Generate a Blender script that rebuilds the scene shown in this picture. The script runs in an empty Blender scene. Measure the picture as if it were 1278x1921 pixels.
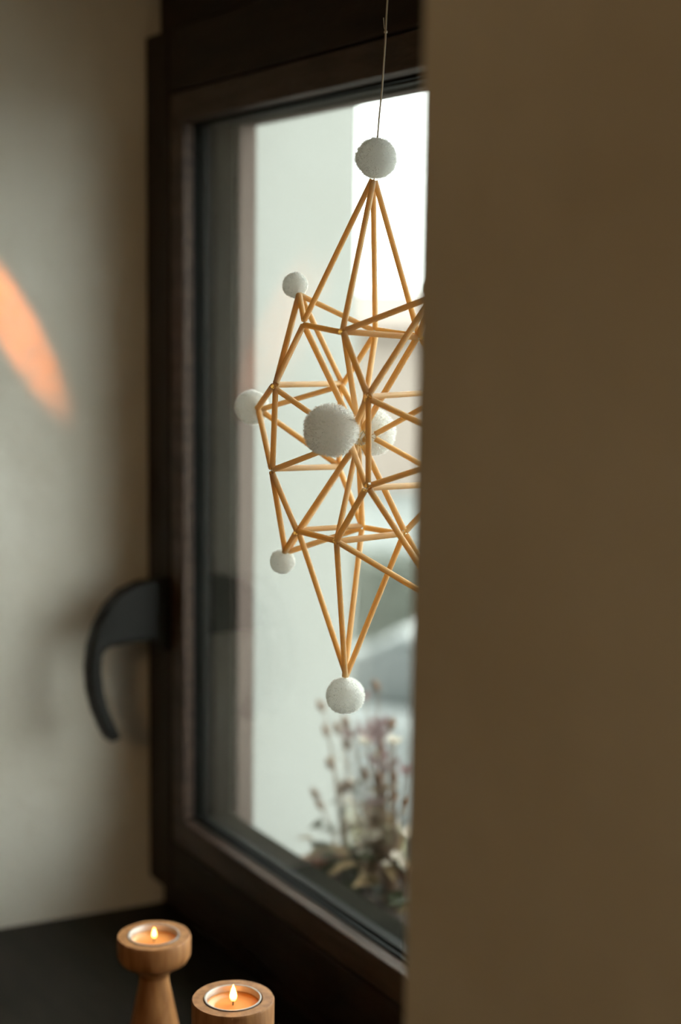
import bpy, bmesh, math, random
from mathutils import Vector, Matrix, Euler
random.seed(7)
S = bpy.context.scene
COL = S.collection
PI = math.pi

# ---------------------------------------------------------------- camera
cd = bpy.data.cameras.new('camera')
cam = bpy.data.objects.new('camera', cd); COL.objects.link(cam)
right = Vector((0.52094, 0.85350, 0.01279)); up = Vector((-0.12377, 0.06070, 0.99045)); fwd = Vector((-0.84457, 0.51755, -0.13726))
cam.matrix_world = Matrix(((right.x, up.x, -fwd.x, 0), (right.y, up.y, -fwd.y, 0), (right.z, up.z, -fwd.z, 1.52), (0, 0, 0, 1)))
cd.sensor_fit = 'VERTICAL'; cd.lens = 50; cd.sensor_height = 50 * 1921 / 2800.0; cd.sensor_width = 36
cd.clip_start = 0.02; cd.clip_end = 300
cd.dof.use_dof = True; cd.dof.focus_distance = 0.985; cd.dof.aperture_fstop = 2.8; cd.dof.aperture_blades = 9
S.camera = cam

# ---------------------------------------------------------------- sky: an even bright overcast
w = bpy.data.worlds.new('overcast_sky'); S.world = w; w.use_nodes = True
bg = w.node_tree.nodes['Background']
bg.inputs['Color'].default_value = (0.97, 1.0, 0.975, 1); bg.inputs['Strength'].default_value = 7.2

# ---------------------------------------------------------------- room light
def area(name, loc, target, size, power, color):
    l = bpy.data.lights.new(name, 'AREA'); l.shape = 'DISK'; l.size = size; l.energy = power; l.color = color
    o = bpy.data.objects.new(name, l); COL.objects.link(o); o.location = loc
    o.rotation_euler = (Vector(target) - Vector(loc)).to_track_quat('-Z', 'Y').to_euler(); return o
area('room_lamp', (0.9, -1.7, 2.25), (-0.6, 0.4, 1.3), 0.5, 6.6, (1.0, 0.66, 0.32))
# low warm light that falls on the far reveal from above
sp = bpy.data.lights.new('warm_glint', 'SPOT'); sp.energy = 230; sp.color = (1.0, 0.24, 0.015); sp.spot_size = math.radians(2.5); sp.spot_blend = 0.6; sp.shadow_soft_size = 0.006
so = bpy.data.objects.new('warm_glint', sp); COL.objects.link(so); so.location = (-1.20, -0.05, 2.45)
so.rotation_euler = (Vector((-1.413, 0.490, 1.500)) - so.location).to_track_quat('-Z', 'Y').to_euler()

S.view_settings.view_transform = 'Standard'; S.view_settings.look = 'None'
S.view_settings.exposure = 0.0; S.view_settings.gamma = 1.0; S.view_settings.use_curve_mapping = False

# ---------------------------------------------------------------- materials
def mat(name, color, rough=0.6, metal=0.0, var=None, vscale=8, bump=0, bscale=60, stretch=(1, 1, 1), spec=0.5, detail=5, contrast=(0.35, 0.65)):
    m = bpy.data.materials.new(name); m.use_nodes = True
    nt = m.node_tree; b = nt.nodes['Principled BSDF']
    b.inputs['Base Color'].default_value = (*color, 1); b.inputs['Roughness'].default_value = rough
    b.inputs['Metallic'].default_value = metal; b.inputs['Specular IOR Level'].default_value = spec
    tc = nt.nodes.new('ShaderNodeTexCoord'); mp = nt.nodes.new('ShaderNodeMapping'); mp.inputs['Scale'].default_value = stretch
    nt.links.new(tc.outputs['Object'], mp.inputs['Vector'])
    if var:
        n = nt.nodes.new('ShaderNodeTexNoise'); n.inputs['Scale'].default_value = vscale; n.inputs['Detail'].default_value = detail
        nt.links.new(mp.outputs[0], n.inputs['Vector'])
        r = nt.nodes.new('ShaderNodeValToRGB')
        r.color_ramp.elements[0].position = contrast[0]; r.color_ramp.elements[0].color = (*color, 1)
        r.color_ramp.elements[1].position = contrast[1]; r.color_ramp.elements[1].color = (*var, 1)
        nt.links.new(n.outputs['Fac'], r.inputs['Fac']); nt.links.new(r.outputs['Color'], b.inputs['Base Color'])
    if bump:
        n2 = nt.nodes.new('ShaderNodeTexNoise'); n2.inputs['Scale'].default_value = bscale; n2.inputs['Detail'].default_value = 6
        nt.links.new(mp.outputs[0], n2.inputs['Vector'])
        bp = nt.nodes.new('ShaderNodeBump'); bp.inputs['Strength'].default_value = bump; bp.inputs['Distance'].default_value = 0.01
        nt.links.new(n2.outputs['Fac'], bp.inputs['Height']); nt.links.new(bp.outputs[0], b.inputs['Normal'])
    return m

def translucent(m, amount, color):
    nt = m.node_tree; b = nt.nodes['Principled BSDF']; out = nt.nodes['Material Output']
    t = nt.nodes.new('ShaderNodeBsdfTranslucent'); t.inputs['Color'].default_value = (*color, 1)
    mx = nt.nodes.new('ShaderNodeMixShader'); mx.inputs[0].default_value = amount
    nt.links.new(b.outputs[0], mx.inputs[1]); nt.links.new(t.outputs[0], mx.inputs[2]); nt.links.new(mx.outputs[0], out.inputs['Surface'])
    return m

M = {}
M['plaster'] = mat('white_lime_plaster', (0.74, 0.72, 0.66), 0.9, var=(0.62, 0.58, 0.50), vscale=5, bump=0.25, bscale=35, spec=0.2)
M['white_render'] = mat('exterior_white_render', (0.255, 0.258, 0.245), 0.95, var=(0.270, 0.276, 0.266), vscale=3, bump=0.2, bscale=40, spec=0.1)
M['mauve_render'] = mat('mauve_brown_render', (0.135, 0.103, 0.09), 0.9, spec=0.1)
M['dark_wood'] = mat('dark_stained_wood', (0.012, 0.007, 0.005), 0.5, var=(0.026, 0.014, 0.009), vscale=14, bump=0.12, bscale=60, stretch=(1, 6, 6), spec=0.2)
M['dark_wood_v'] = mat('dark_stained_wood_upright', (0.012, 0.007, 0.005), 0.5, var=(0.026, 0.014, 0.009), vscale=14, bump=0.12, bscale=60, stretch=(6, 6, 1), spec=0.2)
M['bead_wood'] = mat('window_lit_bead_wood', (0.038, 0.022, 0.015), 0.5, var=(0.080, 0.050, 0.035), vscale=30, bump=0.2, bscale=120, stretch=(0.6, 4, 4), spec=0.4)  # window light along the bead is put into this lighter wood tone
M['sill_wood'] = mat('dark_sill_board', (0.009, 0.008, 0.005), 0.5, var=(0.018, 0.014, 0.010), vscale=10, bump=0.05, bscale=50, stretch=(1, 5, 1), spec=0.18)
M['outer_frame'] = mat('grey_brown_weathered_frame', (0.009, 0.0085, 0.007), 0.6, var=(0.014, 0.013, 0.010), vscale=10, spec=0.0)
M['spacer'] = mat('dark_grey_spacer', (0.012, 0.013, 0.012), 0.6, spec=0.05)
M['rubber'] = mat('black_rubber_gasket', (0.01, 0.012, 0.011), 0.6, spec=0.1)
M['black_metal'] = mat('black_coated_metal', (0.005, 0.0045, 0.003), 0.55, spec=0.2)
M['straw'] = translucent(mat('dry_rye_straw', (0.90, 0.68, 0.40), 0.32, var=(0.97, 0.82, 0.56), vscale=260, stretch=(1, 1, 0.05), spec=0.4), 0.58, (1.0, 0.80, 0.42))
M['pom'] = translucent(mat('white_wool', (0.96, 0.96, 0.94), 1.0, bump=0.35, bscale=900, spec=0.05), 0.5, (0.98, 0.98, 0.95))
M['thread'] = mat('off_white_cotton_thread', (0.60, 0.42, 0.20), 0.9)
M['turned_wood'] = mat('turned_beech', (0.27, 0.11, 0.035), 0.5, var=(0.42, 0.195, 0.07), vscale=60, stretch=(3, 3, 0.35), bump=0.04, bscale=200, spec=0.35)
M['alu'] = mat('thin_aluminium', (0.50, 0.46, 0.42), 0.5, metal=0.7)
M['wax'] = mat('molten_candle_wax', (0.80, 0.36, 0.11), 0.15, spec=0.5)
M['string'] = mat('pale_twisted_string', (0.52, 0.47, 0.38), 0.9)
M['wick'] = mat('charred_wick', (0.01, 0.008, 0.006), 0.9)
m = bpy.data.materials.new('candle_flame'); m.use_nodes = True; nt = m.node_tree
for n in list(nt.nodes):
    if n.type != 'OUTPUT_MATERIAL': nt.nodes.remove(n)
em = nt.nodes.new('ShaderNodeEmission'); tc = nt.nodes.new('ShaderNodeTexCoord'); sx = nt.nodes.new('ShaderNodeSeparateXYZ'); rp = nt.nodes.new('ShaderNodeValToRGB')
rp.color_ramp.elements[0].position = 0.0; rp.color_ramp.elements[0].color = (0.03, 0.008, 0.002, 1)
rp.color_ramp.elements[1].position = 0.45; rp.color_ramp.elements[1].color = (1.0, 0.36, 0.07, 1)
nt.links.new(tc.outputs['Generated'], sx.inputs[0]); nt.links.new(sx.outputs['Z'], rp.inputs[0]); nt.links.new(rp.outputs[0], em.inputs['Color'])
em.inputs['Strength'].default_value = 27
nt.links.new(em.outputs[0], nt.nodes['Material Output'].inputs['Surface']); M['flame'] = m
m = bpy.data.materials.new('clear_window_glass'); m.use_nodes = True; nt = m.node_tree
nt.nodes.remove(nt.nodes['Principled BSDF'])
tr = nt.nodes.new('ShaderNodeBsdfTransparent'); tr.inputs['Color'].default_value = (0.975, 0.99, 0.98, 1)
gl = nt.nodes.new('ShaderNodeBsdfGlossy'); gl.inputs['Roughness'].default_value = 0.01
lw = nt.nodes.new('ShaderNodeLayerWeight'); lw.inputs['Blend'].default_value = 0.5
pw = nt.nodes.new('ShaderNodeMath'); pw.operation = 'POWER'; pw.inputs[1].default_value = 4.4
ma = nt.nodes.new('ShaderNodeMath'); ma.operation = 'MULTIPLY_ADD'; ma.inputs[1].default_value = 0.945; ma.inputs[2].default_value = 0.055
mx = nt.nodes.new('ShaderNodeMixShader')
nt.links.new(lw.outputs['Facing'], pw.inputs[0]); nt.links.new(pw.outputs[0], ma.inputs[0]); nt.links.new(ma.outputs[0], mx.inputs[0])
nt.links.new(tr.outputs[0], mx.inputs[1]); nt.links.new(gl.outputs[0], mx.inputs[2]); nt.links.new(mx.outputs[0], nt.nodes['Material Output'].inputs['Surface'])
M['glass'] = m
M['leaf'] = translucent(mat('dark_green_leaf', (0.012, 0.016, 0.006), 0.6, var=(0.028, 0.030, 0.013), vscale=40, spec=0.15), 0.2, (0.045, 0.05, 0.015))
M['pale_leaf'] = translucent(mat('yellowed_leaf', (0.14, 0.13, 0.065), 0.6, var=(0.18, 0.09, 0.05), vscale=40, spec=0.15), 0.3, (0.16, 0.12, 0.06))
M['petal'] = translucent(mat('mauve_petal', (0.11, 0.075, 0.095), 0.7, var=(0.19, 0.12, 0.11), vscale=50), 0.4, (0.26, 0.17, 0.17))
M['white_petal'] = translucent(mat('white_petal', (0.6, 0.54, 0.47), 0.7), 0.3, (0.6, 0.54, 0.44))
M['bud'] = mat('dried_brown_bud', (0.07, 0.045, 0.028), 0.8, var=(0.18, 0.09, 0.05), vscale=60)
M['stem'] = mat('dry_stem', (0.09, 0.065, 0.04), 0.8, var=(0.17, 0.09, 0.05), vscale=20)
M['terracotta'] = mat('terracotta', (0.13, 0.05, 0.025), 0.8, var=(0.17, 0.07, 0.04), vscale=12)
M['soil'] = mat('potting_soil', (0.03, 0.02, 0.013), 1.0, bump=0.8, bscale=120)
M['stone'] = mat('pale_stone', (0.12, 0.12, 0.11), 0.85, var=(0.10, 0.10, 0.095), vscale=12)
M['peach'] = mat('peach_render', (0.26, 0.215, 0.185), 0.9, var=(0.275, 0.23, 0.2), vscale=1)
M['paving'] = mat('pale_grey_paving', (0.135, 0.147, 0.144), 0.9, var=(0.155, 0.165, 0.16), vscale=0.6)
M['floor'] = mat('brown_floorboards', (0.10, 0.055, 0.03), 0.5, var=(0.15, 0.08, 0.04), vscale=5, stretch=(1, 8, 1))
M['car_paint'] = mat('white_car_paint', (0.20, 0.212, 0.212), 0.4)
M['car_glass'] = mat('dark_car_glass', (0.05, 0.06, 0.06), 0.15)
M['tyre'] = mat('black_tyre', (0.02, 0.02, 0.02), 0.8)
M['roof'] = mat('brown_roof_tiles', (0.22, 0.18, 0.155), 0.8, var=(0.20, 0.16, 0.14), vscale=6)
M['hedge'] = mat('grey_green_hedge', (0.08, 0.09, 0.075), 0.9, var=(0.11, 0.12, 0.10), vscale=10)
M['shrub_leaf'] = translucent(mat('yellow_green_shrub_leaf', (0.30, 0.29, 0.18), 0.7), 0.4, (0.42, 0.38, 0.24))

# ---------------------------------------------------------------- helpers
def link(name, bm, m, parent=None, smooth=False, bevel=0.0, kind=None):
    me = bpy.data.meshes.new(name); bm.to_mesh(me); bm.free(); me.materials.append(m)
    o = bpy.data.objects.new(name, me); COL.objects.link(o)
    if parent: o.parent = parent
    if smooth:
        for p in me.polygons: p.use_smooth = True
    if bevel:
        b = o.modifiers.new('bevel', 'BEVEL'); b.width = bevel; b.segments = 2; b.limit_method = 'ANGLE'
    if kind: o['kind'] = kind
    return o

def empty(name, loc, label=None, cat=None, group=None, kind=None):
    o = bpy.data.objects.new(name, None); o.empty_display_size = 0.05; COL.objects.link(o); o.location = loc
    tag(o, label, cat, group, kind); return o

def tag(o, label=None, cat=None, group=None, kind=None):
    if label: o['label'] = label
    if cat: o['category'] = cat
    if group: o['group'] = group
    if kind: o['kind'] = kind
    return o

def box(bm, lo, hi):
    vs = [bm.verts.new((x, y, z)) for x in (lo[0], hi[0]) for y in (lo[1], hi[1]) for z in (lo[2], hi[2])]
    for f in ((0, 1, 3, 2), (4, 6, 7, 5), (0, 4, 5, 1), (2, 3, 7, 6), (0, 2, 6, 4), (1, 5, 7, 3)):
        bm.faces.new([vs[i] for i in f])
    return bm

def boxes(*bs):
    bm = bmesh.new()
    for lo, hi in bs: box(bm, lo, hi)
    return bm

def prism(bm, poly, z0, z1, axis='z'):
    """extrude a polygon (list of 2D points) between two levels of an axis"""
    def mk(p, l):
        if axis == 'z': return (p[0], p[1], l)
        if axis == 'x': return (l, p[0], p[1])
        return (p[0], l, p[1])
    a = [bm.verts.new(mk(p, z0)) for p in poly]; b = [bm.verts.new(mk(p, z1)) for p in poly]
    n = len(poly)
    bm.faces.new(a[::-1]); bm.faces.new(b)
    for i in range(n): bm.faces.new((a[i], a[(i + 1) % n], b[(i + 1) % n], b[i]))
    bmesh.ops.recalc_face_normals(bm, faces=bm.faces)
    return bm

def tube(bm, pts, r, seg=8, cap=True):
    pts = [Vector(p) for p in pts]; rings = []
    ref = None
    for i, p in enumerate(pts):
        d = (pts[min(i + 1, len(pts) - 1)] - pts[max(i - 1, 0)]).normalized()
        if ref is None: ref = d.orthogonal().normalized()
        ref = (ref - d * ref.dot(d)).normalized(); s = d.cross(ref)
        rr = r[i] if isinstance(r, (list, tuple)) else r
        rings.append([bm.verts.new(p + (ref * math.cos(2 * PI * k / seg) + s * math.sin(2 * PI * k / seg)) * rr) for k in range(seg)])
    for a, b in zip(rings, rings[1:]):
        for k in range(seg): bm.faces.new((a[k], a[(k + 1) % seg], b[(k + 1) % seg], b[k]))
    if cap: bm.faces.new(rings[0][::-1]); bm.faces.new(rings[-1])
    return bm

def lathe(bm, prof, seg=48):
    rings = []
    for r, z in prof:
        if r < 1e-6: rings.append([bm.verts.new((0, 0, z))])
        else: rings.append([bm.verts.new((r * math.cos(2 * PI * k / seg), r * math.sin(2 * PI * k / seg), z)) for k in range(seg)])
    for a, b in zip(rings, rings[1:]):
        for k in range(seg):
            k2 = (k + 1) % seg
            if len(a) == 1 and len(b) > 1: bm.faces.new((a[0], b[k2], b[k]))
            elif len(b) == 1 and len(a) > 1: bm.faces.new((a[k], a[k2], b[0]))
            elif len(a) > 1: bm.faces.new((a[k], a[k2], b[k2], b[k]))
    bmesh.ops.recalc_face_normals(bm, faces=bm.faces)
    return bm

# ================================================================ SETTING
XL, XR = -1.3986, -0.548            # window recess at the frame
YF, YO = 0.62, 0.675                # room face and outer face of the sash
ZS, ZT = 0.885, 1.88                # sill and head of the recess
bm = bmesh.new()
OUT = 0.697
prism(bm, [(-3.0, 0.35), (-1.4282, 0.35), (XL, 0.627), (XL, 0.68), (-1.315, 0.68), (-1.315, OUT), (-3.0, OUT)], 0, 2.6)
prism(bm, [(-0.516, 0.35), (1.6, 0.35), (1.6, OUT), (-0.66, OUT), (-0.66, 0.68), (XR, 0.68), (XR, 0.627)], 0, 2.6)
prism(bm, [(0.35, ZT), (OUT, ZT), (OUT, 2.6), (0.35, 2.6)], -1.45, -0.5, 'x')
prism(bm, [(0.35, 0), (OUT, 0), (OUT, ZS - 0.03), (0.35, ZS - 0.03)], -1.45, -0.5, 'x')
wl = link('wall_front', bm, M['plaster'], kind='structure')
bv = wl.modifiers.new('bevel', 'BEVEL'); bv.width = 0.006; bv.segments = 3; bv.limit_method = 'ANGLE'
tag(wl, 'thick white plastered wall whose recess holds the window')
for nm, lo, hi, mt in (('wall_left', (-3.1, -3.0, 0), (-3.0, 0.70, 2.6), 'plaster'), ('wall_right', (1.6, -3.0, 0), (1.7, 0.70, 2.6), 'plaster'),
                       ('wall_back', (-3.1, -3.1, 0), (1.7, -3.0, 2.6), 'plaster'), ('floor', (-3.1, -3.1, -0.1), (1.7, 0.70, 0), 'floor'),
                       ('ceiling', (-3.1, -3.1, 2.6), (1.7, 0.70, 2.7), 'plaster')):
    tag(link(nm, boxes((lo, hi)), M[mt]), kind='structure')
# outer casing of the opening, seen edge on through the glass
o = link('trim_2', boxes(((-1.315, 0.681, 0.95), (-1.305, 0.699, 1.74)), ((-0.66, 0.681, 0.95), (-0.645, 0.699, 1.74)), ((-1.305, 0.681, 1.69), (-0.66, 0.699, 1.74))), M['mauve_render'])
tag(o, 'mauve brown render strip round the outside of the window opening', kind='structure')
bm = bmesh.new(); prism(bm, [(0.676, 0.94), (0.716, 0.94), (0.716, 0.968), (0.676, 0.984)], -1.304, -0.661, 'x')
tag(link('trim_3', bm, M['stone'], bevel=0.001), 'pale stone ledge outside the window', kind='structure')
# sill board
o = link('trim_1', boxes(((-1.4275, 0.335, ZS - 0.03), (-0.517, 0.648, ZS))), M['sill_wood'], bevel=0.003)
tag(o, 'dark wooden sill board under the window', kind='structure')

# ---------------------------------------------------------------- window
win = empty('window_1', (-0.97, 0.65, ZS), 'dark stained wooden casement window with double glazing', kind='structure')
def W(name, bm, m, parent=win, **k):
    o = link(name, bm, m, None, **k); bpy.context.view_layer.update()
    o.parent = parent; o.matrix_parent_inverse = Matrix.Translation(-(Vector(parent.matrix_world.translation)))
    return o
SB, ST, SL, SR = 0.920, 1.777, -1.390, -0.560        # sash outline
IB, IT, IL, IR = 1.006, 1.688, -1.305, -0.645        # sash opening
W('frame_head', boxes(((XL, 0.64, ST - 0.004), (XR, 0.68, ZT))), M['dark_wood'], bevel=0.002)
W('frame_sill', boxes(((XL, 0.64, ZS), (XR, 0.68, SB + 0.004))), M['dark_wood'], bevel=0.002)
W('frame_jamb', boxes(((XL, 0.645, SB), (SL + 0.01, 0.68, ST))), M['dark_wood_v'])
W('frame_jamb', boxes(((SR - 0.01, 0.645, SB), (XR, 0.68, ST))), M['dark_wood_v'])
sash = empty('sash', (SR, 0.65, SB)); sash.parent = win; sash.matrix_parent_inverse = Matrix.Translation(-Vector(win.location))
bpy.context.view_layer.update()
IN = 0.030   # width of the inner moulding beside the glass
W('stile', boxes(((SL, YF, SB), (IL - IN, 0.640, ST))), M['dark_wood_v'], sash, bevel=0.003)
W('stile', boxes(((IR + IN, YF, SB), (SR, 0.640, ST))), M['dark_wood_v'], sash, bevel=0.003)
W('rail', boxes(((IL - IN - 0.0005, YF, IT + IN), (IR + IN + 0.0005, 0.640, ST))), M['dark_wood'], sash, bevel=0.003)
W('rail', boxes(((IL - IN - 0.0005, YF, SB), (IR + IN + 0.0005, 0.640, IB - IN))), M['dark_wood'], sash, bevel=0.003)
def ring_piece(side, y0, y1, wd, slope=0.0, i=(IL, IR, IB, IT)):
    """one mitred side of a rectangular ring around the opening"""
    l, r, b, t = i
    a = {'left': [(l - wd, b - wd), (l, b), (l, t), (l - wd, t + wd)], 'right': [(r + wd, t + wd), (r, t), (r, b), (r + wd, b - wd)],
         'top': [(l - wd, t + wd), (l, t), (r, t), (r + wd, t + wd)], 'bottom': [(r + wd, b - wd), (r, b), (l, b), (l - wd, b - wd)]}[side]
    bm = bmesh.new()
    s = slope
    inn = {'left': (-s, 0), 'right': (s, 0), 'top': (0, s), 'bottom': (0, -s)}[side]
    f = [bm.verts.new((x, y0, z)) for x, z in a]; k = [bm.verts.new((x, y1, z)) for x, z in a]
    # ease the front inner edge: a second vertex row set back
    if slope:
        for v in (f[1], f[2]): v.co.x += inn[0]; v.co.z += inn[1]
        ctr = ((l + r) / 2, (b + t) / 2)
        for v in (f[1], f[2]):
            if side in ('left', 'right'): v.co.z += s if v.co.z > ctr[1] else -s
            else: v.co.x += s if v.co.x > ctr[0] else -s
    bm.faces.new(f); bm.faces.new(k[::-1])
    for q in range(4): bm.faces.new((f[q], k[q], k[(q + 1) % 4], f[(q + 1) % 4]))
    bmesh.ops.recalc_face_normals(bm, faces=bm.faces); return bm
for sd in ('left', 'right', 'top', 'bottom'):
    W('glazing_bead', ring_piece(sd, YF + 0.001, 0.6325, IN - 0.0015, 0.002), M['bead_wood'], sash, bevel=0.0012)
for sd in ('left', 'right', 'top', 'bottom'):
    W('gasket', ring_piece(sd, 0.6328, 0.6352, IN, 0, (IL + .002, IR - .002, IB + .002, IT - .002)), M['rubber'], sash)
    W('spacer_bar', ring_piece(sd, 0.6396, 0.6492, 0.012, 0, (IL + .003, IR - .003, IB + .003, IT - .003)), M['spacer'], sash)
    W('outer_bead', ring_piece(sd, 0.6536, YO, 0.075, 0, (IL, IR, IB, IT)), M['outer_frame'], sash, bevel=0.001)
for y in (0.6356, 0.6496):
    W('glass_pane', boxes(((IL - 0.012, y, IB - 0.012), (IR + 0.012, y + 0.0035, IT + 0.012))), M['glass'], sash)

# window handle on the far stile, its lever hanging down
hx, hz = -1.345, 1.247
W('handle_plate', boxes(((hx - 0.014, YF - 0.009, hz - 0.072), (hx + 0.014, YF - 0.0002, hz + 0.004))), M['black_metal'], sash, bevel=0.004)
bm = bmesh.new()
outer = [(0.611, 0.000), (0.590, -0.001), (0.571, -0.008), (0.555, -0.022), (0.544, -0.040), (0.537, -0.061), (0.5345, -0.083), (0.536, -0.105), (0.541, -0.126), (0.549, -0.146), (0.556, -0.159)]
inner = [(0.568, -0.156), (0.562, -0.143), (0.554, -0.124), (0.5495, -0.105), (0.5475, -0.085), (0.549, -0.068), (0.556, -0.062), (0.575, -0.0605), (0.611, -0.0605)]
prism(bm, [(y, hz + z) for y, z in outer + inner], hx - 0.0105, hx + 0.0105, 'x')
W('handle_lever', bm, M['black_metal'], sash, bevel=0.003)

# ================================================================ HANGING STRAW ORNAMENT
JOINTS = {'T': [-0.8408, 0.5377, 1.6024], 'Z': [-0.8481, 0.5257, 1.2669], 'A1': [-0.8741, 0.5052, 1.5075], 'A2': [-0.8186, 0.5015, 1.5037], 'A3': [-0.8711, 0.5607, 1.503], 'A4': [-0.815, 0.558, 1.5], 'M1': [-0.8666, 0.4785, 1.4665], 'M2': [-0.7942, 0.5057, 1.4628], 'M3': [-0.8991, 0.5505, 1.4644], 'M4': [-0.8203, 0.5882, 1.4632], 'N1': [-0.8675, 0.477, 1.4109], 'N2': [-0.7938, 0.5064, 1.406], 'N3': [-0.8993, 0.5502, 1.4058], 'N4': [-0.8186, 0.5909, 1.4018], 'B1': [-0.874, 0.5012, 1.3667], 'B2': [-0.8212, 0.5007, 1.3672], 'B3': [-0.8731, 0.554, 1.3666], 'B4': [-0.8204, 0.5532, 1.369], 'H': [-0.8446, 0.5315, 1.4318], 'F': [-0.8387, 0.5207, 1.432], 'R': [-0.8493, 0.5429, 1.4325], 'LM': [-0.9242, 0.4972, 1.4468], 'RM': [-0.7592, 0.5683, 1.4298], 'LU': [-0.8921, 0.5108, 1.5277], 'RU': [-0.7935, 0.5534, 1.5263], 'LD': [-0.8961, 0.5042, 1.3488], 'RD': [-0.7864, 0.5649, 1.3238]}
EDGES = 'T-A1 T-A2 T-A3 T-A4 Z-B1 Z-B2 Z-B3 Z-B4 A1-A2 A2-A4 B1-B2 B2-B4 B1-B3 B3-B4 A3-A4 A1-M1 A2-M2 A3-M3 A4-M4 B1-N1 B2-N2 B3-N3 B4-N4 M1-N1 M2-N2 M3-N3 M4-N4 M1-M3 M2-M4 N1-N3 N2-N4 M1-F N1-F M2-F N2-F M3-R M4-R N3-R N4-R A1-H A2-H A3-H A4-H B1-H B2-H B3-H B4-H M3-LM M1-LM N1-LM N3-LM M2-RM M4-RM N2-RM N4-RM LU-A1 LU-A3 LU-M1 LU-M3 RU-A2 RU-A4 RU-M2 RU-M4 LD-B1 LD-B3 LD-N1 LD-N3 RD-B2 RD-B4 RD-N2 RD-N4'
POMS = [('T', [-0.8402, 0.5387, 1.6153], 0.0141), ('Z', [-0.8482, 0.5256, 1.2545], 0.0137), ('LU', [-0.897, 0.511, 1.5331], 0.0092), ('LD', [-0.8998, 0.5042, 1.3418], 0.0092), ('LM', [-0.9327, 0.4971, 1.4477], 0.0128), ('F', [-0.8285, 0.4996, 1.4392], 0.0187), ('R', [-0.8659, 0.5548, 1.4333], 0.0173), ('RM', [-0.7473, 0.574, 1.4306], 0.0134), ('RU', [-0.7892, 0.5536, 1.5317], 0.0093), ('RD', [-0.7813, 0.5665, 1.3178], 0.0093)]
STRING = [[-0.8399, 0.5392, 1.6272], [-0.8393, 0.5401, 1.6432], [-0.8385, 0.5414, 1.66], [-0.8377, 0.5427, 1.6885], [-0.8376, 0.5429, 1.6952], [-0.8375, 0.5431, 1.7052], [-0.8372, 0.5435, 1.7151], [-0.8342, 0.5484, 1.88]]
J = {k: Vector(v) for k, v in JOINTS.items()}
orn = empty('straw_ornament', J['T'], 'geometric mobile of golden straw tubes with white pompoms hanging in the window recess', 'ornament')
def child(o, p): o.parent = p; o.location = Vector(o.location) - p.location; return o
def straw_mesh():
    bm = bmesh.new(); seg = 14
    def ringv(r, z): return [bm.verts.new((r * math.cos(2 * PI * k / seg), r * math.sin(2 * PI * k / seg), z)) for k in range(seg)]
    a = [ringv(1.0, 0), ringv(1.0, 0.33), ringv(0.98, 0.66), ringv(1.0, 1), ringv(0.78, 1), ringv(0.78, 0)]
    for i in range(6):
        p, q = a[i], a[(i + 1) % 6]
        for k in range(seg): bm.faces.new((p[k], p[(k + 1) % seg], q[(k + 1) % seg], q[k]))
    bmesh.ops.recalc_face_normals(bm, faces=bm.faces)
    me = bpy.data.meshes.new('straw'); bm.to_mesh(me); bm.free(); me.materials.append(M['straw'])
    for p in me.polygons: p.use_smooth = True
    md = me; return md
sm = straw_mesh()
for e in EDGES.split():
    a, b = e.split('-'); A, B = J[a], J[b]; d = (B - A); L = d.length; d = d / L
    ca = cb = 0.0019
    if a in ('T', 'Z', 'LM', 'LU', 'LD', 'RM', 'RU', 'RD'): ca = 0.001
    if b in ('T', 'Z', 'LM', 'LU', 'LD', 'RM', 'RU', 'RD'): cb = 0.001
    if b == 'H': cb = 0.006
    if b in ('F', 'R'): cb = 0.004
    off = Vector([random.uniform(-0.0009, 0.0009) for _ in range(3)])
    o = bpy.data.objects.new('straw', sm); COL.objects.link(o)
    o.rotation_mode = 'QUATERNION'; o.rotation_quaternion = d.to_track_quat('Z', 'Y')
    r = random.uniform(0.00188, 0.00212)
    o.scale = (r, r, L - ca - cb); o.location = A + d * ca + off; child(o, orn)
# thread that runs through all the tubes, showing only at the joints
bm = bmesh.new()
for e in EDGES.split():
    a, b = e.split('-'); tube(bm, [J[a], J[b]], 0.00025, 4, False)
o = link('thread', bm, M['thread']); o.location = -orn.location; o.parent = orn
bm = bmesh.new(); tube(bm, [J['T']] + STRING, 0.0006, 6)
for p in (STRING[4],):   # a small knot
    bmesh.ops.create_icosphere(bm, subdivisions=1, radius=0.0014, matrix=Matrix.Translation(p))
tube(bm, [Vector(STRING[4]), Vector(STRING[4]) + Vector((-0.002, 0, 0.003)), Vector(STRING[4]) + Vector((-0.0014, -0.001, 0.009))], 0.0003, 4)
o = link('hanging_string', bm, M['string']); o.location = -orn.location; o.parent = orn

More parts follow.
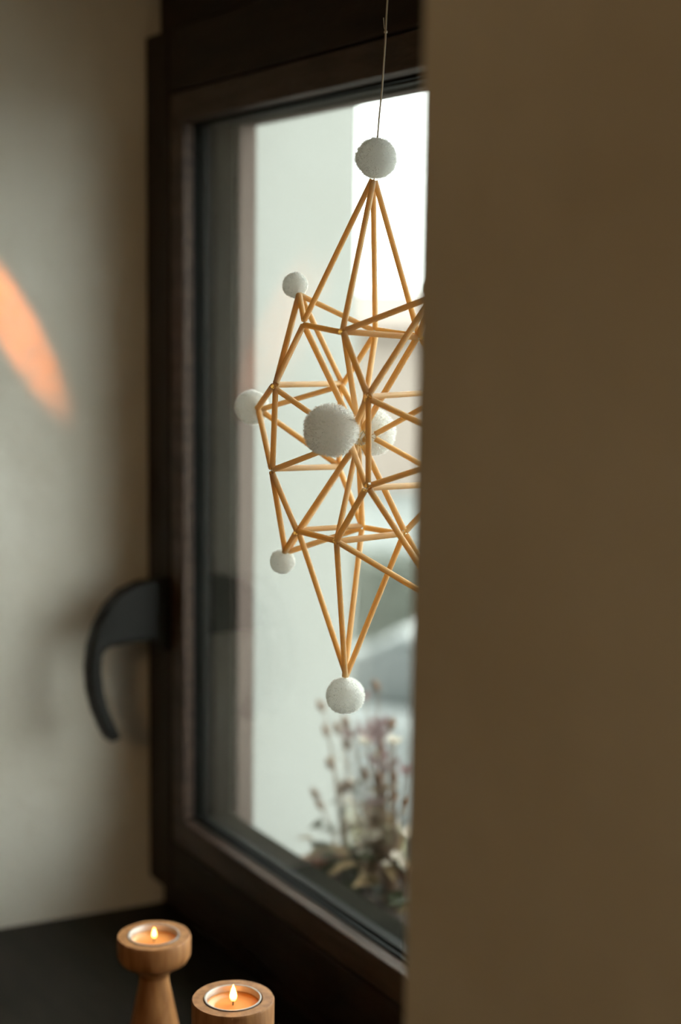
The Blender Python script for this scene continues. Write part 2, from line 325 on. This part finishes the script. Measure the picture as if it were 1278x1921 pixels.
def pom_mesh(seed):
    rnd = random.Random(seed); bm = bmesh.new()
    bmesh.ops.create_icosphere(bm, subdivisions=4, radius=0.93)
    ph = [(Vector([rnd.uniform(-1, 1) for _ in range(3)]).normalized(), rnd.uniform(0.01, 0.026)) for _ in range(9)]
    def rad(d): return 1 + sum(a * math.sin(3.0 * d.dot(v) * 2 + i) for i, (v, a) in enumerate(ph)) * 0.5
    for v in bm.verts:
        d = v.co.normalized(); v.co = d * 0.93 * rad(d) * (1 + rnd.uniform(-0.012, 0.012))
    for i in range(5200):      # short wool fibres
        d = Vector([rnd.gauss(0, 1) for _ in range(3)]).normalized(); R = rad(d)
        t = d.orthogonal().normalized(); t.rotate(Matrix.Rotation(rnd.uniform(0, 2 * PI), 3, d))
        lean = d.cross(t) * rnd.uniform(-0.05, 0.05) + t * rnd.uniform(-0.05, 0.05)
        b = d * 0.90 * R; tip = d * R * rnd.uniform(0.97, 1.045) + lean
        bm.faces.new((bm.verts.new(b + t * 0.016), bm.verts.new(b - t * 0.016), bm.verts.new(tip)))
    me = bpy.data.meshes.new('pompom'); bm.to_mesh(me); bm.free(); me.materials.append(M['pom'])
    for p in me.polygons: p.use_smooth = True
    return me
pms = [pom_mesh(1), pom_mesh(2)]
for i, (k, c, r) in enumerate(POMS):
    o = bpy.data.objects.new('pompom', pms[i % 2]); COL.objects.link(o)
    o.scale = (r, r, r * 0.96); o.rotation_euler = (i * 1.3, i * 0.8, i * 2.1) if r < 0.013 else (0, 0, i * 1.1); o.location = c; child(o, orn)
# eye hook in the head of the recess
hk = empty('screw_hook', (STRING[-1][0], STRING[-1][1], ZT), 'small metal eye hook in the head of the window recess', 'hook')
bm = bmesh.new(); tube(bm, [(0, 0, 0.0), (0, 0, -0.008)] + [(0.006 * math.sin(t), 0, -0.014 + 0.006 * math.cos(t)) for t in [k * PI / 6 for k in range(0, 12)]], 0.0011, 8)
o = link('hook_wire', bm, M['alu'], hk)

# ================================================================ CANDLES
HP = [(0.0, 0.001), (0.030, 0.0), (0.0315, 0.003), (0.030, 0.012), (0.0250, 0.045), (0.0165, 0.085), (0.0118, 0.108), (0.0114, 0.113), (0.0130, 0.117), (0.0205, 0.1235),
      (0.0262, 0.1262), (0.0284, 0.130), (0.0287, 0.134), (0.0287, 0.1445), (0.0280, 0.1462), (0.0207, 0.1462), (0.0203, 0.1455), (0.0203, 0.1300), (0.0, 0.1300)]
def candle_holder(loc, prof, label, turn):
    t = empty('candle_holder', loc, label, 'candle holder', 'turned wooden candle holders on the sill'); t.rotation_euler.z = turn
    k = 10
    if prof is HP:
        b = bmesh.new(); lathe(b, prof[:8] + [(0.0, prof[7][1])]); link('base_cone', b, M['turned_wood'], t, smooth=False)
        b = bmesh.new(); lathe(b, [(0.0, prof[7][1])] + prof[7:]); link('cup_block', b, M['turned_wood'], t, smooth=False)
    else:
        b = bmesh.new(); lathe(b, prof); link('turned_block', b, M['turned_wood'], t)
    for c in t.children:
        for p in c.data.polygons: p.use_smooth = True
        c.data.set_sharp_from_angle(angle=math.radians(35))
    return t
def tealight(loc, flame_h, label):
    t = empty('tealight', loc, label, 'candle', 'lit tealights in the wooden holders')
    b = bmesh.new(); lathe(b, [(0.0, 0.0), (0.0185, 0.0), (0.0188, 0.002), (0.0190, 0.0155), (0.0200, 0.0160), (0.0200, 0.0166), (0.0190, 0.0166), (0.0185, 0.0160), (0.0182, 0.0005), (0, 0.0005)])
    link('metal_cup', b, M['alu'], t, smooth=True).data.set_sharp_from_angle(angle=math.radians(40))
    b = bmesh.new(); lathe(b, [(0.0, 0.0006), (0.0181, 0.0006), (0.0182, 0.0124), (0.0172, 0.0110), (0.012, 0.0106), (0.004, 0.0107), (0, 0.0108)])
    link('wax', b, M['wax'], t, smooth=True)
    b = bmesh.new(); tube(b, [(0, 0, 0.009), (0.0002, 0, 0.0125), (0.0008, 0, 0.0150)], 0.0005, 6); wk = link('wick', b, M['wick'], t)
    b = bmesh.new(); H = flame_h
    lathe(b, [(0, 0), (H * .12, H * .06), (H * .19, H * .20), (H * .20, H * .34), (H * .165, H * .52), (H * .105, H * .72), (H * .045, H * .9), (0, H)], 20)
    f = link('flame', b, M['flame'], t, smooth=True); f.location = (0.0006, 0, 0.0138)
    return t
far = (-1.0188, 0.4585, ZS)
candle_holder(far, HP, 'turned wooden candle holder with round cup on a cone, farther one beside the plaster reveal', 0.6)
tealight((far[0], far[1], ZS + 0.1302), 0.0085, 'lit tealight with small flame in the farther wooden holder')
NEAR_TOP = 1.0395
near = (-0.878, 0.455, ZS)
NP = [(0.0, 0.001), (0.030, 0.0), (0.0315, 0.003), (0.0300, 0.012), (0.0225, 0.04), (0.0150, 0.066), (0.0130, 0.080), (0.0205, 0.088), (0.0265, 0.092), (0.0287, 0.098)]
dz = NEAR_TOP - ZS
NP += [(0.0290, dz - 0.0015), (0.0283, dz), (0.0210, dz), (0.0206, dz - 0.0008), (0.0206, dz - 0.0162), (0.0, dz - 0.0162)]
candle_holder(near, NP, 'turned wooden candle holder with tall cylindrical cup, nearer one cut by the picture bottom', 0.2)
tealight((near[0], near[1], NEAR_TOP - 0.0160), 0.0125, 'lit tealight with tall flame in the nearer wooden holder')

# ================================================================ OUTSIDE
tag(link('wall_outside', boxes(((-6.6, OUT + 0.02, -1.9), (-2.6, 1.627, 2.9))), M['white_render']), 'plain white rendered wall of the house wing outside', kind='structure')
tag(link('ground', boxes(((-60, 0.70, -2.1), (20, 60, -1.9))), M['paving']), 'pale paved yard', kind='structure')
o = link('wall_outside_base', boxes(((-3.1, 0.10, -1.9), (1.7, OUT, -0.101))), M['white_render'])
tag(o, 'lower storey of the house below the window', kind='structure'); o.name = 'wall_base'

# --- window box with plants
bx = empty('window_box', (-1.0, 0.79, 0.80), 'terracotta window box hung outside below the window ledge', 'planter')
L0, L1, D0, D1, H1 = -0.30, 0.30, -0.050, 0.055, 0.145
b = bmesh.new()
for lo, hi in (((L0, D0, 0), (L1, D1, 0.01)), ((L0, D0, 0.01), (L1, D0 + 0.008, H1)), ((L0, D1 - 0.008, 0.01), (L1, D1, H1)), ((L0, D0 + .008, 0.01), (L0 + 0.008, D1 - .008, H1)), ((L1 - 0.008, D0 + .008, 0.01), (L1, D1 - .008, H1))): box(b, lo, hi)
link('trough', b, M['terracotta'], bx, bevel=0.002)
b = boxes(((L0 - .004, D0 - .004, H1 - .018), (L1 + .004, D0, H1)), ((L0 - .004, D1, H1 - .018), (L1 + .004, D1 + .004, H1)), ((L0 - .004, D0, H1 - .018), (L0, D1, H1)), ((L1, D0, H1 - .018), (L1 + .004, D1, H1)))
link('rim', b, M['terracotta'], bx, bevel=0.001)
link('soil', boxes(((L0 + .009, D0 + .009, 0.011), (L1 - .009, D1 - .009, H1 - .015))), M['soil'], bx)
link('bracket', boxes(((-0.2, -0.093, -0.012), (-0.18, 0.05, 0.0)), ((-0.2, -0.093, -0.012), (-0.18, -0.085, 0.06))), M['black_metal'], bx)
link('bracket', boxes(((0.2, -0.093, -0.012), (0.22, 0.05, 0.0)), ((0.2, -0.093, -0.012), (0.22, -0.085, 0.06))), M['black_metal'], bx)

def leaf_mesh(name, m, wd=0.42, fold=0.18, curl=0.25, n=5):
    bm = bmesh.new(); rows = []
    for i in range(n + 1):
        t = i / n; w2 = wd * 0.5 * math.sin(PI * (0.06 + 0.94 * t) ** 0.85) if i < n else 0.0
        z = -curl * t * t
        rows.append([bm.verts.new((x * w2, t, z + abs(x) * w2 * fold * 2)) for x in (-1, 0, 1)] if w2 > 1e-4 else [bm.verts.new((0, t, z))])
    for a, b in zip(rows, rows[1:]):
        if len(b) == 1:
            bm.faces.new((a[0], a[1], b[0])); bm.faces.new((a[1], a[2], b[0]))
        else:
            for k in (0, 1): bm.faces.new((a[k], a[k + 1], b[k + 1], b[k]))
    me = bpy.data.meshes.new(name); bm.to_mesh(me); bm.free(); me.materials.append(m)
    for p in me.polygons: p.use_smooth = True
    return me
LEAVES = [leaf_mesh('leaf', M['leaf'], 0.7), leaf_mesh('leaf', M['leaf'], 0.5, 0.3, 0.5), leaf_mesh('leaf', M['pale_leaf'], 0.5, 0.25, 0.4)]
def blossom_mesh(m, n, wd, name):
    bm = bmesh.new()
    for k in range(n):
        a = 2 * PI * k / n + random.uniform(-.2, .2); el = random.uniform(0.25, 0.8)
        d = Vector((math.cos(a) * math.cos(el), math.sin(a) * math.cos(el), math.sin(el))); s = Vector((-math.sin(a), math.cos(a), 0)); nn = d.cross(s)
        c = bm.verts.new((0, 0, 0)); l = bm.verts.new(d * .55 + s * wd * .5); r = bm.verts.new(d * .55 - s * wd * .5); mid = bm.verts.new(d * .55 + nn * -0.08); t = bm.verts.new(d + nn * 0.15)
        for f in ((c, l, mid), (c, mid, r), (l, t, mid), (mid, t, r)): bm.faces.new(f)
    me = bpy.data.meshes.new(name); bm.to_mesh(me); bm.free(); me.materials.append(m)
    for p in me.polygons: p.use_smooth = True
    return me
MAUVE = blossom_mesh(M['petal'], 6, 0.5, 'blossom'); WHITE = blossom_mesh(M['white_petal'], 9, 0.7, 'blossom')
b = bmesh.new(); lathe(b, [(0, 0), (0.16, 0.08), (0.32, 0.32), (0.30, 0.62), (0.14, 0.9), (0, 1.05)], 8)
BUD = bpy.data.meshes.new('seed_head'); b.to_mesh(BUD); b.free(); BUD.materials.append(M['bud'])
def put(me, name, parent, loc, rot, sc):
    o = bpy.data.objects.new(name, me); COL.objects.link(o); o.parent = parent; o.location = loc; o.rotation_euler = rot
    o.scale = sc if isinstance(sc, tuple) else (sc,) * 3; return o
def plant(x, y, label, nl, stems, lo=0.018, hi=0.034, pale=0.2, spread=0.03, white=0):
    rnd = random.Random(int(x * -1000)); t = empty('potted_flower', (x, y, 0.930), label, 'plant', 'plants in the window box')
    for i in range(nl):
        a = rnd.uniform(0, 2 * PI); rr = rnd.uniform(0.004, spread); me = LEAVES[2] if rnd.random() < pale else LEAVES[rnd.randint(0, 1)]
        put(me, 'leaf', t, (rr * math.cos(a), rr * math.sin(a) * 0.9 - 0.012, rnd.uniform(0.006, 0.052)), (rnd.uniform(-0.3, 0.9), rnd.uniform(-.5, .5), a - PI / 2), rnd.uniform(lo, hi))
    for i in range(white):
        a = rnd.uniform(0, 2 * PI); put(WHITE, 'blossom', t, (rnd.uniform(-.9, .9) * spread, rnd.uniform(-.6, .6) * spread, rnd.uniform(0.045, 0.075)), (rnd.uniform(-.5, .5), rnd.uniform(-.5, .5), a), rnd.uniform(0.007, 0.012))
    for dx, h, lean, kind in stems:
        bm = bmesh.new(); ex, ez = dx + lean, h
        dy = rnd.uniform(-0.012, 0.012)
        pts = [(dx * 0.3 + (ex - dx * 0.3) * q ** 1.6, dy * q, 0.0 + ez * q) for q in (0, .25, .5, .75, 1)]
        tube(bm, pts, [0.0011, 0.001, 0.0009, 0.0008, 0.0006], 5)
        st = link('stem', bm, M['stem'], t)
        for q in (0.45, 0.7):
            p = Vector(pts[2]).lerp(Vector(pts[4]), q - .3)
            put(LEAVES[2 if rnd.random() < .7 else 1], 'leaf', st, p, (rnd.uniform(-.2, 1), 0, rnd.uniform(0, 6.28)), rnd.uniform(0.009, 0.016))
        if kind == 'bud': put(BUD, 'seed_head', st, pts[-1], (rnd.uniform(-.5, .5), lean * 12, 0), (0.013, 0.013, 0.015))
        elif kind == 'mauve': put(MAUVE, 'blossom', st, pts[-1], (rnd.uniform(-.9, .9), rnd.uniform(-.6, .6), rnd.uniform(0, 6)), rnd.uniform(0.014, 0.022))
        elif kind == 'white': put(WHITE, 'blossom', st, pts[-1], (0, 0, 0), 0.012)
    return t
def twigs(n, seed, hmax, side):
    r2 = random.Random(seed); return [(r2.uniform(-.06, .06), r2.uniform(.05, hmax), r2.uniform(-.05, .04) + side, r2.choice(('bud', 'bud', 'white', 'none', 'none', 'none'))) for _ in range(n)]
plant(-1.262, 0.785, 'thin wiry stems with brown seed heads at the far end of the window box', 16,
      [(-0.02, 0.055, -0.035, 'bud'), (-0.01, 0.075, -0.028, 'bud'), (-0.01, 0.135, -0.045, 'bud'), (0.0, 0.165, -0.05, 'bud'), (0.0, 0.115, -0.01, 'bud'), (0.01, 0.140, 0.002, 'bud'), (0.01, 0.09, -0.01, 'bud')], 0.014, 0.030, 0.3, 0.028, 5)
plant(-1.222, 0.79, 'mauve flowering plant with tall thin stems in the window box, next to the seed heads', 22,
      [(-0.01, 0.190, -0.02, 'mauve'), (0.0, 0.155, -0.025, 'mauve'), (0.01, 0.170, 0.0, 'mauve'), (0.01, 0.135, 0.012, 'mauve'), (0.0, 0.205, -0.005, 'bud'), (-.01, 0.10, -0.02, 'white'), (0, 0.115, 0.02, 'bud')] + twigs(8, 5, 0.15, 0.01), 0.018, 0.038, 0.2, 0.036, 12)
plant(-1.175, 0.785, 'dense twiggy plant with orange brown stalks in the window box, half behind the near wall', 26,
      [(-0.02, 0.150, -0.012, 'bud'), (-0.01, 0.165, -0.02, 'mauve'), (0, 0.18, 0, 'bud'), (0.01, 0.14, 0.01, 'mauve'), (-0.02, 0.12, -0.02, 'bud'), (0, 0.10, -0.015, 'mauve'), (.01, .13, .0, 'bud')] + twigs(18, 9, 0.18, -0.01), 0.018, 0.038, 0.35, 0.038, 8)
plant(-1.06, 0.79, 'bushy green plant in the window box hidden behind the near wall', 24,
      [(-0.02, 0.11, -0.01, 'white'), (0, 0.13, 0.0, 'mauve'), (0.02, 0.1, 0.01, 'bud')], 0.018, 0.036, 0.2, 0.034, 4)

# --- shrub close to the wing
def shrub(name, loc, rx, rz, n, m, label, cat, leaf):
    rnd = random.Random(n); t = empty(name, loc, label, cat); bm = bmesh.new()
    for i in range(n):
        d = Vector([rnd.gauss(0, 1) for _ in range(3)]).normalized() * rnd.uniform(0.45, 1.0) ** 0.5
        p = Vector((d.x * rx, d.y * rx, rz + d.z * rz)); u = Vector([rnd.gauss(0, 1) for _ in range(3)]).normalized(); v = u.orthogonal().normalized(); s = leaf * rnd.uniform(.7, 1.3)
        a, b2, c, e = (bm.verts.new(p + u * s), bm.verts.new(p + v * s * .45), bm.verts.new(p - u * s), bm.verts.new(p - v * s * .45)); bm.faces.new((a, b2, c, e))
    f = link('foliage', bm, m, t); f['kind'] = 'stuff'
    for k in range(5):
        b = bmesh.new(); a = k * 1.26; tube(b, [(0.03 * math.cos(a), 0.03 * math.sin(a), 0), (rx * .25 * math.cos(a), rx * .25 * math.sin(a), rz * .8), (rx * .5 * math.cos(a), rx * .5 * math.sin(a), rz * 1.5)], [0.02, 0.014, 0.006], 6)
        link('branch', b, M['stem'], t)
    return t
shrub('shrub', (-3.20, 2.05, -1.9), 0.22, 1.06, 5000, M['shrub_leaf'], 'tall yellow green shrub growing beside the white wing wall', 'shrub', 0.035)

# --- parked car
car = empty('car', (-7.6, 5.6, -1.9), 'white car parked in the paved yard', 'car'); car.rotation_euler.z = math.radians(-150)
def cbox(prof, y0, y1, m, name, bev=0.05, taper=1.0):
    bm = bmesh.new(); prism(bm, [(p[0], p[1]) for p in prof], y0, y1, 'y'); return link(name, bm, m, car, bevel=bev)
cbox([(-2.1, .3), (2.05, .3), (2.12, .55), (2.0, .82), (0.95, 1.0), (-1.9, 1.0), (-2.15, .8)], -.88, .88, M['car_paint'], 'body', 0.09)
cbox([(1.02, .99), (0.25, 1.40), (-1.15, 1.42), (-1.75, .99)], -.74, .74, M['car_glass'], 'windows', 0.05)
cbox([(0.20, 1.395), (0.15, 1.47), (-1.1, 1.48), (-1.2, 1.40)], -.72, .72, M['car_paint'], 'roof', 0.03)
for x in (-1.35, 1.35):
    for y in (-.86, .86):
        b = bmesh.new(); bmesh.ops.create_cone(b, cap_ends=True, segments=28, radius1=.32, radius2=.32, depth=.2, matrix=Matrix.Translation((x, y * .93, .32)) @ Matrix.Rotation(PI / 2, 4, 'X'))
        wh = link('wheel', b, M['tyre'], car, bevel=0.02)
        b = bmesh.new(); bmesh.ops.create_cone(b, cap_ends=True, segments=20, radius1=.19, radius2=.17, depth=.215, matrix=Matrix.Translation((x, y * .93, .32)) @ Matrix.Rotation(PI / 2, 4, 'X'))
        link('hub_cap', b, M['alu'], wh)

# --- clipped hedge at the back of the yard
hd = empty('hedge', (-12.5, 8.2, -1.9), 'clipped grey green hedge behind the parked car', 'hedge'); hd.rotation_euler.z = math.radians(58)
rnd = random.Random(3); bm = boxes(((-3, -.3, 0), (3, .3, .85))); 
hc = link('hedge_core', bm, M['hedge'], hd)
bm = bmesh.new()
for i in range(6000):
    p = Vector((rnd.uniform(-3.04, 3.04), rnd.choice((-1, 1)) * rnd.uniform(.27, .38), rnd.uniform(0.02, .92))) if rnd.random() < .7 else Vector((rnd.uniform(-3.04, 3.04), rnd.uniform(-.35, .35), rnd.uniform(.82, .95)))
    u = Vector([rnd.gauss(0, 1) for _ in range(3)]).normalized(); v = u.orthogonal().normalized(); s = .045
    bm.faces.new((bm.verts.new(p + u * s), bm.verts.new(p + v * s * .5), bm.verts.new(p - u * s), bm.verts.new(p - v * s * .5)))
link('foliage', bm, M['hedge'], hd, kind='stuff')

# --- peach house across the yard
hs = empty('house', (-22.5, 16.5, -1.9), 'peach rendered house with a low tiled roof across the yard', 'house'); hs.rotation_euler.z = math.radians(-32)
link('walls', boxes(((-4, -6, 0), (0, 6, 3.0))), M['peach'], hs)
bm = bmesh.new(); prism(bm, [(-4.4, 2.95), (0.4, 2.95), (0.4, 3.05), (-2.0, 3.75), (-4.4, 3.05)], -6.3, 6.3, 'y'); link('roof', bm, M['roof'], hs)
for y in (-4.3, 3.8):
    wf = link('window', boxes(((0.0, y, 1.0), (0.04, y + 1.0, 2.2))), M['car_paint'], hs)
    link('pane', boxes(((0.04, y + .08, 1.08), (0.05, y + .47, 2.12)), ((0.04, y + .53, 1.08), (0.05, y + .92, 2.12))), M['car_glass'], wf)
link('door', boxes(((0.0, 1.5, 0), (0.05, 2.4, 2.1))), M['outer_frame'], hs, bevel=0.01)
